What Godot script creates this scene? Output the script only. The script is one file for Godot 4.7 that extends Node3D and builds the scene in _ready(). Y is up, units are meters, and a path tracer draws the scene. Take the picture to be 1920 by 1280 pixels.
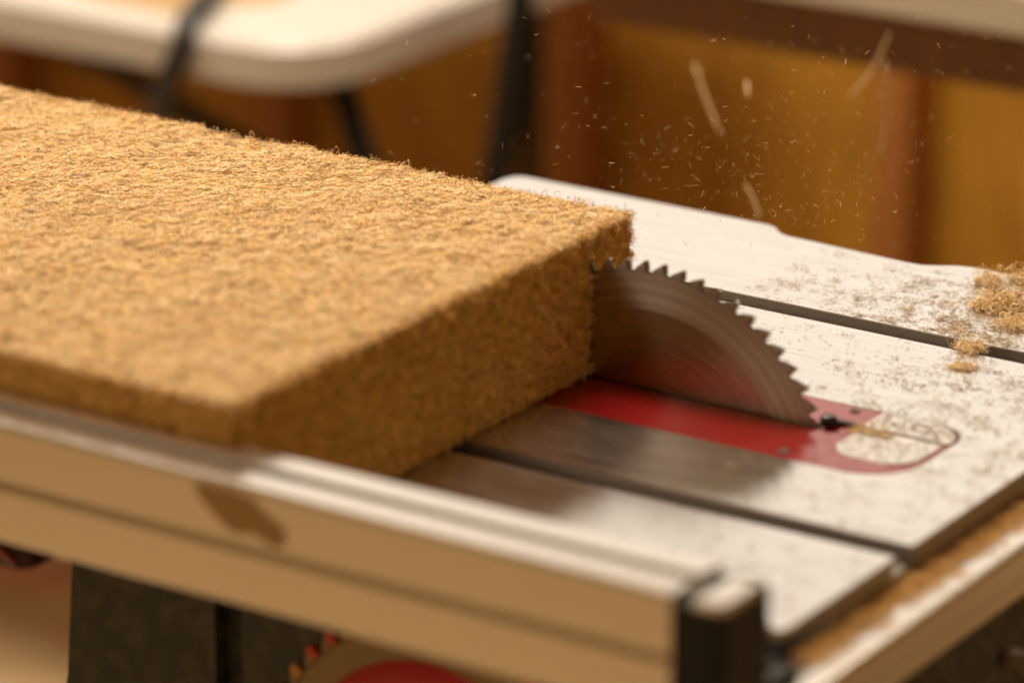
extends Node3D
# Close-up of a fibre insulation board being cut on a jobsite table saw.
# Axes: x along the blade (towards the operator end), y up from the saw's table surface, z towards the camera side.

var rng := RandomNumberGenerator.new()
var M := {}
var fibre_meshes: Array = []
var used := {}

# ------------------------------------------------------------------ small helpers
func lin(r: float, g: float, b: float) -> Color:
	return Color(r, g, b).linear_to_srgb()

func numbered(called: String) -> String:
	if not used.has(called):
		used[called] = 0
		return called
	used[called] += 1
	return "%s_%03d" % [called, used[called]]

func tag(o: Node, label: String, category: String, group := "", kind := "") -> void:
	if label: o.set_meta("label", label)
	if category: o.set_meta("category", category)
	if group: o.set_meta("group", group)
	if kind: o.set_meta("kind", kind)

func thing(called: String, label: String, category: String, at := Vector3.ZERO, group := "") -> Node3D:
	var o := Node3D.new()
	o.name = numbered(called)
	add_child(o)
	o.position = at
	tag(o, label, category, group)
	return o

func obj(called: String, mesh: Mesh, mat: Material, parent: Node = null) -> MeshInstance3D:
	var o := MeshInstance3D.new()
	o.mesh = mesh
	o.material_override = mat
	o.cast_shadow = GeometryInstance3D.SHADOW_CASTING_SETTING_ON
	if parent == null:
		o.name = numbered(called)
		add_child(o)
	else:
		o.name = called
		parent.add_child(o, true)
	return o

func flat() -> SurfaceTool:
	var st := SurfaceTool.new()
	st.begin(Mesh.PRIMITIVE_TRIANGLES)
	st.set_smooth_group(-1)
	return st

func smooth() -> SurfaceTool:
	var st := SurfaceTool.new()
	st.begin(Mesh.PRIMITIVE_TRIANGLES)
	st.set_smooth_group(0)
	return st

func done(st: SurfaceTool) -> ArrayMesh:
	st.generate_normals()
	return st.commit()

func tri(st: SurfaceTool, a: Vector3, b: Vector3, c: Vector3, out: Vector3) -> void:
	# front faces run clockwise: wind so that the face points along out
	if (b - a).cross(c - a).dot(out) > 0.0:
		st.add_vertex(a); st.add_vertex(c); st.add_vertex(b)
	else:
		st.add_vertex(a); st.add_vertex(b); st.add_vertex(c)

func quad(st: SurfaceTool, a: Vector3, b: Vector3, c: Vector3, d: Vector3, out: Vector3) -> void:
	tri(st, a, b, c, out)
	tri(st, a, c, d, out)

func add_box(st: SurfaceTool, lo: Vector3, hi: Vector3, b := 0.0, x := Transform3D.IDENTITY) -> void:
	# a box with chamfered edges
	var c := (lo + hi) / 2.0
	var h := (hi - lo) / 2.0
	var p := func(sx: float, sy: float, sz: float, k: int) -> Vector3:
		var v := Vector3(sx * h.x, sy * h.y, sz * h.z)
		if k != 0: v.x -= sx * b
		if k != 1: v.y -= sy * b
		if k != 2: v.z -= sz * b
		return x * (c + v)
	for s in [-1.0, 1.0]:
		quad(st, p.call(s, -1, -1, 0), p.call(s, 1, -1, 0), p.call(s, 1, 1, 0), p.call(s, -1, 1, 0), x.basis * Vector3(s, 0, 0))
		quad(st, p.call(-1, s, -1, 1), p.call(1, s, -1, 1), p.call(1, s, 1, 1), p.call(-1, s, 1, 1), x.basis * Vector3(0, s, 0))
		quad(st, p.call(-1, -1, s, 2), p.call(1, -1, s, 2), p.call(1, 1, s, 2), p.call(-1, 1, s, 2), x.basis * Vector3(0, 0, s))
	if b <= 0.0: return
	for s in [-1.0, 1.0]:
		for t in [-1.0, 1.0]:
			quad(st, p.call(s, t, -1, 0), p.call(s, t, 1, 0), p.call(s, t, 1, 1), p.call(s, t, -1, 1), x.basis * Vector3(s, t, 0))
			quad(st, p.call(s, -1, t, 0), p.call(s, 1, t, 0), p.call(s, 1, t, 2), p.call(s, -1, t, 2), x.basis * Vector3(s, 0, t))
			quad(st, p.call(-1, s, t, 1), p.call(1, s, t, 1), p.call(1, s, t, 2), p.call(-1, s, t, 2), x.basis * Vector3(0, s, t))
			for u in [-1.0, 1.0]:
				tri(st, p.call(s, t, u, 0), p.call(s, t, u, 1), p.call(s, t, u, 2), x.basis * Vector3(s, t, u))

func box(lo: Vector3, hi: Vector3, b := 0.0) -> ArrayMesh:
	var st := flat()
	add_box(st, lo, hi, b)
	return done(st)

func inset(poly: PackedVector2Array, d: float) -> PackedVector2Array:
	# move every corner inwards by d along both neighbouring edges (polygon counter-clockwise)
	var out := PackedVector2Array()
	var n := poly.size()
	for i in n:
		var e0 := (poly[i] - poly[(i + n - 1) % n]).normalized()
		var e1 := (poly[(i + 1) % n] - poly[i]).normalized()
		var n0 := Vector2(-e0.y, e0.x)
		var n1 := Vector2(-e1.y, e1.x)
		var k := maxf(0.35, 1.0 + n0.dot(n1))
		out.append(poly[i] + (n0 + n1) * d / k)
	return out

func ccw(poly: PackedVector2Array) -> PackedVector2Array:
	var a := 0.0
	for i in poly.size():
		a += poly[i].cross(poly[(i + 1) % poly.size()])
	if a < 0.0:
		poly.reverse()
	return poly

func add_slab(st: SurfaceTool, outline: PackedVector2Array, y0: float, y1: float, b: float) -> void:
	# an upright prism over a plan (x, z), its upper rim chamfered by b
	var poly := ccw(outline)
	var top := inset(poly, b) if b > 0.0 else poly
	var n := poly.size()
	var idx := Geometry2D.triangulate_polygon(top)
	for i in range(0, idx.size(), 3):
		var q := [top[idx[i]], top[idx[i + 1]], top[idx[i + 2]]]
		tri(st, Vector3(q[0].x, y1, q[0].y), Vector3(q[1].x, y1, q[1].y), Vector3(q[2].x, y1, q[2].y), Vector3.UP)
	idx = Geometry2D.triangulate_polygon(poly)
	for i in range(0, idx.size(), 3):
		var q := [poly[idx[i]], poly[idx[i + 1]], poly[idx[i + 2]]]
		tri(st, Vector3(q[0].x, y0, q[0].y), Vector3(q[1].x, y0, q[1].y), Vector3(q[2].x, y0, q[2].y), Vector3.DOWN)
	for i in n:
		var j := (i + 1) % n
		var e := poly[j] - poly[i]
		var o := Vector3(e.y, 0, -e.x)
		quad(st, Vector3(poly[i].x, y0, poly[i].y), Vector3(poly[j].x, y0, poly[j].y), Vector3(poly[j].x, y1 - b, poly[j].y), Vector3(poly[i].x, y1 - b, poly[i].y), o)
		if b > 0.0:
			quad(st, Vector3(poly[i].x, y1 - b, poly[i].y), Vector3(poly[j].x, y1 - b, poly[j].y), Vector3(top[j].x, y1, top[j].y), Vector3(top[i].x, y1, top[i].y), o + Vector3.UP * e.length())

func add_ring_slab(st: SurfaceTool, outer: PackedVector2Array, inner: PackedVector2Array, centre: Vector2, y0: float, y1: float, b: float) -> void:
	# a plate with a hole: both outlines are star-shaped about centre; chamfered at the outer rim and at the hole
	var angles: Array = []
	for v in outer: angles.append(atan2(v.y - centre.y, v.x - centre.x))
	for v in inner: angles.append(atan2(v.y - centre.y, v.x - centre.x))
	angles.sort()
	var at := func(poly: PackedVector2Array, a: float) -> Vector2:
		var dir := Vector2(cos(a), sin(a))
		var best := centre
		var far := -1.0
		for i in poly.size():
			var hit = Geometry2D.segment_intersects_segment(centre, centre + dir * 10.0, poly[i], poly[(i + 1) % poly.size()])
			if hit != null and (hit - centre).length() > far:
				far = (hit - centre).length(); best = hit
		return best
	var o: Array = []
	var h: Array = []
	for a in angles:
		o.append(at.call(outer, a)); h.append(at.call(inner, a))
	var n := angles.size()
	for i in n:
		var j := (i + 1) % n
		var oi: Vector2 = o[i]; var oj: Vector2 = o[j]; var hi: Vector2 = h[i]; var hj: Vector2 = h[j]
		var bi := hi + (oi - hi).normalized() * b
		var bj := hj + (oj - hj).normalized() * b
		var ci := oi - (oi - hi).normalized() * b
		var cj := oj - (oj - hj).normalized() * b
		quad(st, Vector3(bi.x, y1, bi.y), Vector3(bj.x, y1, bj.y), Vector3(cj.x, y1, cj.y), Vector3(ci.x, y1, ci.y), Vector3.UP)
		var mid := (hi + hj) / 2.0 - centre
		quad(st, Vector3(hi.x, y0, hi.y), Vector3(hj.x, y0, hj.y), Vector3(hj.x, y1 - b, hj.y), Vector3(hi.x, y1 - b, hi.y), Vector3(-mid.x, 0, -mid.y))
		quad(st, Vector3(hi.x, y1 - b, hi.y), Vector3(hj.x, y1 - b, hj.y), Vector3(bj.x, y1, bj.y), Vector3(bi.x, y1, bi.y), Vector3(0, 1, 0))
		mid = (oi + oj) / 2.0 - centre
		quad(st, Vector3(oi.x, y0, oi.y), Vector3(oj.x, y0, oj.y), Vector3(oj.x, y1 - b, oj.y), Vector3(oi.x, y1 - b, oi.y), Vector3(mid.x, 0, mid.y))
		quad(st, Vector3(oi.x, y1 - b, oi.y), Vector3(oj.x, y1 - b, oj.y), Vector3(cj.x, y1, cj.y), Vector3(ci.x, y1, ci.y), Vector3(0, 1, 0))

func rounded(x0: float, x1: float, z0: float, z1: float, radii: Array, steps := 8) -> PackedVector2Array:
	# a rounded rectangle in plan; radii at (x0,z0), (x1,z0), (x1,z1), (x0,z1)
	var out := PackedVector2Array()
	var cs := [Vector2(x0, z0), Vector2(x1, z0), Vector2(x1, z1), Vector2(x0, z1)]
	var into := [Vector2(1, 1), Vector2(-1, 1), Vector2(-1, -1), Vector2(1, -1)]
	for k in 4:
		var r: float = radii[k]
		if r <= 0.0:
			out.append(cs[k]); continue
		var c: Vector2 = cs[k] + into[k] * r
		for i in steps + 1:
			var a := PI + k * PI / 2.0 + (PI / 2.0) * i / steps
			out.append(c + Vector2(cos(a), sin(a)) * r)
	return out

func add_tube(st: SurfaceTool, pts: Array, radius, sides := 8, caps := true) -> void:
	# a swept tube; radius is a number or one number per point
	var rings: Array = []
	var n := pts.size()
	var up := Vector3.UP
	for i in n:
		var d: Vector3 = (pts[mini(i + 1, n - 1)] - pts[maxi(i - 1, 0)]).normalized()
		if absf(d.dot(up)) > 0.97: up = Vector3(1, 0, 0.2).normalized()
		var a := d.cross(up).normalized()
		var b := a.cross(d).normalized()
		up = b
		var r: float = radius[i] if radius is Array else radius
		var ring: Array = []
		for s in sides:
			var t := TAU * s / sides
			ring.append(pts[i] + (a * cos(t) + b * sin(t)) * r)
		rings.append(ring)
	for i in n - 1:
		for s in sides:
			var t := (s + 1) % sides
			quad(st, rings[i][s], rings[i][t], rings[i + 1][t], rings[i + 1][s], (rings[i][s] + rings[i][t]) / 2.0 - pts[i])
	if caps:
		for e in [0, n - 1]:
			var out: Vector3 = pts[e] - pts[1 if e == 0 else n - 2]
			for s in range(1, sides - 1):
				tri(st, rings[e][0], rings[e][s], rings[e][s + 1], out)

func tube(pts: Array, radius, sides := 8) -> ArrayMesh:
	var st := smooth()
	add_tube(st, pts, radius, sides)
	return done(st)

func add_profile(st: SurfaceTool, prof: PackedVector2Array, a: Vector3, b: Vector3, u: Vector3, v: Vector3) -> void:
	# extrude a profile (in u, v) from a to b
	var p := ccw(prof)
	var n := p.size()
	var along := b - a
	var flip := 1.0 if u.cross(v).dot(along) > 0.0 else -1.0
	for i in n:
		var j := (i + 1) % n
		var e := p[j] - p[i]
		var out := u * e.y - v * e.x
		var pi := u * p[i].x + v * p[i].y
		var pj := u * p[j].x + v * p[j].y
		quad(st, a + pi, a + pj, b + pj, b + pi, out)
	var idx := Geometry2D.triangulate_polygon(p)
	for i in range(0, idx.size(), 3):
		var t: Array = []
		for k in 3: t.append(u * p[idx[i + k]].x + v * p[idx[i + k]].y)
		tri(st, a + t[0], a + t[1], a + t[2], -along)
		tri(st, b + t[0], b + t[1], b + t[2], along)

func add_lathe(st: SurfaceTool, prof: Array, x: Transform3D, steps := 24) -> void:
	# turn a profile of (radius, height) about y, then place it by x
	for i in prof.size() - 1:
		var p: Vector2 = prof[i]
		var q: Vector2 = prof[i + 1]
		for s in steps:
			var a := TAU * s / steps
			var b := TAU * (s + 1) / steps
			var pa := Vector3(p.x * cos(a), p.y, p.x * sin(a)); var pb := Vector3(p.x * cos(b), p.y, p.x * sin(b))
			var qa := Vector3(q.x * cos(a), q.y, q.x * sin(a)); var qb := Vector3(q.x * cos(b), q.y, q.x * sin(b))
			var m := (a + b) / 2.0
			var e := q - p
			var out := x.basis * Vector3(cos(m) * e.y, -e.x, sin(m) * e.y)
			if p.x > 1e-6 and q.x > 1e-6: quad(st, x * pa, x * pb, x * qb, x * qa, out)
			elif p.x > 1e-6: tri(st, x * pa, x * pb, x * qa, out)
			elif q.x > 1e-6: tri(st, x * pa, x * qb, x * qa, out)

# ------------------------------------------------------------------ textures and materials
func noise(freq: float, seed_: int, octaves := 4, kind := FastNoiseLite.TYPE_SIMPLEX_SMOOTH) -> FastNoiseLite:
	var n := FastNoiseLite.new()
	n.noise_type = kind
	n.seed = seed_
	n.frequency = freq
	n.fractal_type = FastNoiseLite.FRACTAL_FBM if octaves > 1 else FastNoiseLite.FRACTAL_NONE
	n.fractal_octaves = octaves
	return n

func grey_texture(w: int, h: int, lo: float, hi: float, f: Callable) -> ImageTexture:
	# f(u, v) -> 0..1, u and v in 0..1
	var im := Image.create(w, h, false, Image.FORMAT_RGB8)
	for y in h:
		for x in w:
			var g: float = lerpf(lo, hi, clampf(f.call(float(x) / w, float(y) / h), 0.0, 1.0))
			im.set_pixel(x, y, Color(g, g, g))
	return ImageTexture.create_from_image(im)

func ramp_texture(w: int, h: int, a: Color, b: Color, f: Callable) -> ImageTexture:
	var im := Image.create(w, h, false, Image.FORMAT_RGB8)
	for y in h:
		for x in w:
			im.set_pixel(x, y, a.lerp(b, clampf(f.call(float(x) / w, float(y) / h), 0.0, 1.0)).linear_to_srgb())
	return ImageTexture.create_from_image(im)

func around(n: FastNoiseLite, u: float, v: float, ru: float, rv: float) -> float:
	# noise that repeats in u and v: sampled on a torus of radii ru and rv
	return n.get_noise_3d(cos(u * TAU) * ru + cos(v * TAU) * rv, sin(u * TAU) * ru + 31.0, sin(v * TAU) * rv)

func mat(color: Color, rough: float, metal := 0.0, spec := 0.5) -> StandardMaterial3D:
	var m := StandardMaterial3D.new()
	m.albedo_color = color
	m.roughness = rough
	m.metallic = metal
	m.metallic_specular = spec
	return m

func triplanar(m: StandardMaterial3D, scale: Vector3) -> void:
	m.uv1_triplanar = true
	m.uv1_world_triplanar = true
	m.uv1_scale = scale
	m.uv1_triplanar_sharpness = 8.0

func make_materials() -> void:
	var n1 := noise(1.0, 11, 4)
	var n2 := noise(1.0, 12, 3)
	# streaks along x: long in u, short in v
	var streak := func(u: float, v: float) -> float:
		return 0.5 + 0.55 * around(n1, u, v, 0.35, 14.0) + 0.35 * around(n2, u, v, 1.2, 40.0)
	var blotch := func(u: float, v: float) -> float:
		return 0.5 + 0.9 * around(n1, u, v, 1.6, 1.6)
	var streak_rough := grey_texture(256, 512, 0.62, 1.0, streak)
	var blotch_rough := grey_texture(256, 256, 0.75, 1.0, blotch)

	# machined cast aluminium of the saw table: grinding marks run along x
	var t := mat(lin(0.82, 0.80, 0.77), 0.24, 1.0)
	t.roughness_texture = streak_rough
	t.albedo_texture = ramp_texture(256, 512, Color(0.66, 0.64, 0.61), Color(1, 1, 1), streak)
	triplanar(t, Vector3(5, 5, 5))
	M.table = t
	# unpolished cast underside; side faces also darkened for the shade in the slots
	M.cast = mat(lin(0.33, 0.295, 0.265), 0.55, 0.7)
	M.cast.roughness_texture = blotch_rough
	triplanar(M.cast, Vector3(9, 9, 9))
	# anodised extrusion of fence and rails
	var an := mat(lin(0.75, 0.70, 0.63), 0.24, 0.85)
	an.roughness_texture = streak_rough
	triplanar(an, Vector3(3, 6, 6))
	an.metallic = 1.0
	M.anodised = an
	# red painted throat plate
	var red := mat(lin(0.20, 0.002, 0.003), 0.22, 0.0, 0.71)
	M.red = red
	M.zinc = mat(lin(0.66, 0.64, 0.60), 0.42, 0.9)
	M.zinc.roughness_texture = blotch_rough
	triplanar(M.zinc, Vector3(20, 20, 20))
	# saw blade steel: concentric grinding, uv = (angle, radius)
	var nb := noise(1.0, 21, 4)
	var ring := func(_u: float, v: float) -> float:
		var band := exp(-pow((v - 0.735) / 0.012, 2.0)) + 0.6 * exp(-pow((v - 0.79) / 0.010, 2.0))
		return 0.42 + 0.35 * nb.get_noise_1d(v * 26.0) + 0.10 * nb.get_noise_1d(v * 170.0) + 0.5 * band
	# ground rim, rougher than the polished plate inside it
	var finish := func(_u: float, v: float) -> float:
		return 0.46 + 0.40 * smoothstep(0.675, 0.70, v) + 0.06 * nb.get_noise_1d(v * 90.0)
	var steel := mat(lin(0.74, 0.67, 0.60), 0.60, 1.0)
	steel.roughness_texture = grey_texture(4, 1024, 0.0, 1.0, finish)
	steel.albedo_texture = ramp_texture(4, 1024, Color(0.62, 0.58, 0.54), Color(1, 1, 1), ring)
	steel.anisotropy_enabled = true
	steel.anisotropy = -0.85
	M.steel = steel
	M.steel_plain = mat(lin(0.50, 0.46, 0.42), 0.35, 1.0)
	M.carbide = mat(lin(0.34, 0.32, 0.30), 0.4, 0.9)
	M.black = mat(lin(0.012, 0.011, 0.010), 0.5, 0.0, 0.35)
	M.black.roughness_texture = blotch_rough
	triplanar(M.black, Vector3(14, 14, 14))
	M.housing = mat(lin(0.030, 0.034, 0.036), 0.55)
	var nh := noise(1.0, 33, 4)
	var dusty := func(u: float, v: float) -> float:
		return clampf(0.25 + 1.3 * around(nh, u, v, 2.2, 2.2), 0.0, 1.0)
	M.housing.albedo_color = Color.WHITE
	M.housing.albedo_texture = ramp_texture(256, 256, Color(0.017, 0.021, 0.023), Color(0.060, 0.050, 0.034), dusty)
	triplanar(M.housing, Vector3(4, 4, 4))
	# fibres: tinted one by one
	var f := mat(Color.WHITE, 0.8, 0.0, 0.35)
	f.vertex_color_use_as_albedo = true
	f.backlight_enabled = true
	f.backlight = Color(0.35, 0.35, 0.35)
	M.fibre = f
	var nf := noise(1.0, 41, 5)
	var felt := func(u: float, v: float) -> float:
		return 0.5 + 0.9 * around(nf, u, v, 9.0, 9.0)
	M.core = mat(Color.WHITE, 0.95, 0.0, 0.2)
	M.core.albedo_texture = ramp_texture(512, 512, Color(0.60, 0.365, 0.12), Color(0.87, 0.585, 0.235), felt)
	triplanar(M.core, Vector3(11, 11, 11))
	M.lump = mat(lin(0.70, 0.50, 0.27), 0.95, 0.0, 0.2)
	# background
	M.plastic_white = mat(lin(0.50, 0.455, 0.40), 0.4)
	M.plastic_white.roughness_texture = blotch_rough
	triplanar(M.plastic_white, Vector3(3, 3, 3))
	M.counter = mat(lin(0.50, 0.435, 0.35), 0.45)
	M.counter.roughness_texture = blotch_rough
	triplanar(M.counter, Vector3(3, 3, 3))
	var ng := noise(1.0, 51, 4)
	var grain := func(u: float, v: float) -> float:
		return 0.5 + 0.8 * around(ng, u, v, 7.0, 0.8)
	M.ply = mat(Color.WHITE, 0.6)
	M.ply.albedo_texture = ramp_texture(256, 256, Color(0.27, 0.118, 0.005), Color(0.52, 0.255, 0.016), grain)
	triplanar(M.ply, Vector3(1.3, 1.3, 1.3))
	M.stud = mat(Color.WHITE, 0.65)
	M.stud.albedo_texture = ramp_texture(256, 256, Color(0.25, 0.085, 0.014), Color(0.42, 0.160, 0.030), grain)
	triplanar(M.stud, Vector3(5, 2, 5))
	M.dark_shade_wood = mat(Color.WHITE, 0.6)  # coloured dark for the shade under the counter; its legs share it
	M.dark_shade_wood.albedo_texture = ramp_texture(256, 256, Color(0.09, 0.032, 0.006), Color(0.19, 0.072, 0.014), grain)
	triplanar(M.dark_shade_wood, Vector3(3, 3, 3))
	var nc := noise(1.0, 61, 5)
	var concrete := func(u: float, v: float) -> float:
		return 0.5 + 0.8 * around(nc, u, v, 2.5, 2.5)
	M.floor = mat(Color.WHITE, 0.6)
	M.floor.albedo_texture = ramp_texture(512, 512, Color(0.52, 0.36, 0.19), Color(0.68, 0.50, 0.29), concrete)
	triplanar(M.floor, Vector3(0.6, 0.6, 0.6))
	M.pink = mat(lin(0.62, 0.30, 0.20), 0.8)
	M.tooth_red = mat(lin(0.50, 0.035, 0.012), 0.45)
	M.tooth_tan = mat(lin(0.50, 0.26, 0.07), 0.5)
	M.hub_red = mat(lin(0.40, 0.006, 0.010), 0.4)
	M.spare = mat(lin(0.24, 0.17, 0.085), 0.55, 0.5)
	M.spare.roughness_texture = blotch_rough
	triplanar(M.spare, Vector3(16, 16, 16))
	M.smear = mat(lin(0.38, 0.225, 0.085), 0.75)
	M.rubber = mat(lin(0.02, 0.018, 0.016), 0.4)

# ------------------------------------------------------------------ fibres
func make_fibre_meshes() -> void:
	# six bent strands of unit length (x from -0.5 to 0.5) and unit radius 0.03
	for k in 6:
		rng.seed = 700 + k
		var pts: Array = []
		var p := Vector3.ZERO
		var yaw := rng.randf_range(-0.6, 0.6)
		var pit := 0.0
		var turn := rng.randf_range(-1.0, 1.0) * (0.35 + 0.18 * k)
		for i in 6:
			pts.append(p)
			p += Vector3(cos(yaw) * cos(pit), sin(pit), sin(yaw) * cos(pit)) / 5.0
			yaw += turn * rng.randf_range(0.4, 1.4)
			pit = clampf(pit + rng.randf_range(-0.35, 0.35), -0.5, 0.5)
		var mid: Vector3 = (pts[0] + pts[5]) / 2.0
		for i in 6: pts[i] -= mid
		var st := smooth()
		add_tube(st, pts, [0.018, 0.03, 0.034, 0.032, 0.026, 0.012], 3, false)
		fibre_meshes.append(done(st))

func fibre_colour(pale: float) -> Color:
	var k := rng.randf()
	var c: Color
	if k < 0.09: c = Color(0.42, 0.235, 0.085)
	elif k < 0.30 + pale * 0.3: c = Color(0.93, 0.74, 0.45)
	else: c = Color(0.88, 0.605, 0.275)
	var s := rng.randf_range(0.78, 1.14)
	return Color(c.r * s, c.g * s * rng.randf_range(0.96, 1.03), c.b * s * rng.randf_range(0.85, 1.12))

func put(buf: PackedFloat32Array, at: Vector3, basis: Basis, c: Color) -> void:
	buf.append_array(PackedFloat32Array([basis.x.x, basis.y.x, basis.z.x, at.x, basis.x.y, basis.y.y, basis.z.y, at.y, basis.x.z, basis.y.z, basis.z.z, at.z, c.r, c.g, c.b, 1.0]))

func strand_basis(dir: Vector3, normal: Vector3, length: float, radius: float) -> Basis:
	# x along the strand, y off the surface; the meshes have radius 0.03
	var x := dir.normalized()
	var z := x.cross(normal).normalized()
	var y := z.cross(x).normalized()
	return Basis(x * length, y * length * 0.6, z * length) * Basis.from_scale(Vector3(1, maxf(0.3, radius / (0.03 * length)), maxf(0.55, radius / (0.03 * length))))

func scatter(called: String, parent: Node, bufs: Array, material: Material) -> Node3D:
	# one object that holds all the strands: a MultiMesh for each strand shape, under one node
	var holder := Node3D.new()
	holder.name = called if parent != self else numbered(called)
	parent.add_child(holder, true)
	holder.set_meta("kind", "stuff")
	for k in bufs.size():
		if bufs[k].size() == 0: continue
		var mm := MultiMesh.new()
		mm.transform_format = MultiMesh.TRANSFORM_3D
		mm.use_colors = true
		mm.mesh = fibre_meshes[k % fibre_meshes.size()]
		mm.instance_count = bufs[k].size() / 16
		mm.buffer = bufs[k]
		var o := MultiMeshInstance3D.new()
		o.name = "strand"
		o.multimesh = mm
		o.material_override = material
		o.set_meta("kind", "stuff")
		holder.add_child(o, true)
	return holder

func bins() -> Array:
	var b: Array = []
	for k in 6: b.append(PackedFloat32Array())
	return b

# ------------------------------------------------------------------ insulation board
const BX0 := -0.86
const BX1 := -0.0455
const BY0 := 0.0012
const BY1 := 0.0908
const BZ0 := -0.0470
const BZ1 := 0.3600
const BR := 0.0035
const KERF := 0.0022
var hn: FastNoiseLite
var hn2: FastNoiseLite
var hn3: FastNoiseLite

func board_point(p: Vector3) -> Array:
	# a point on the plain box, rounded and roughened; returns [point, outward normal]
	var lo := Vector3(BX0, BY0, BZ0) + Vector3.ONE * BR
	var hi := Vector3(BX1, BY1, BZ1) - Vector3.ONE * BR
	var c := p.clamp(lo, hi)
	var n := (p - c).normalized()
	var q := c + n * BR
	var cut := 2.3 if absf(n.x) > 0.7 else 1.0
	var d := (hn.get_noise_3dv(q) * 0.0009 + hn2.get_noise_3dv(q) * 0.0019 * cut + hn3.get_noise_3dv(q) * 0.0022)
	if n.y < -0.3: d = minf(d, 0.0) * 0.2
	return [q + n * d, n]

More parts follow.
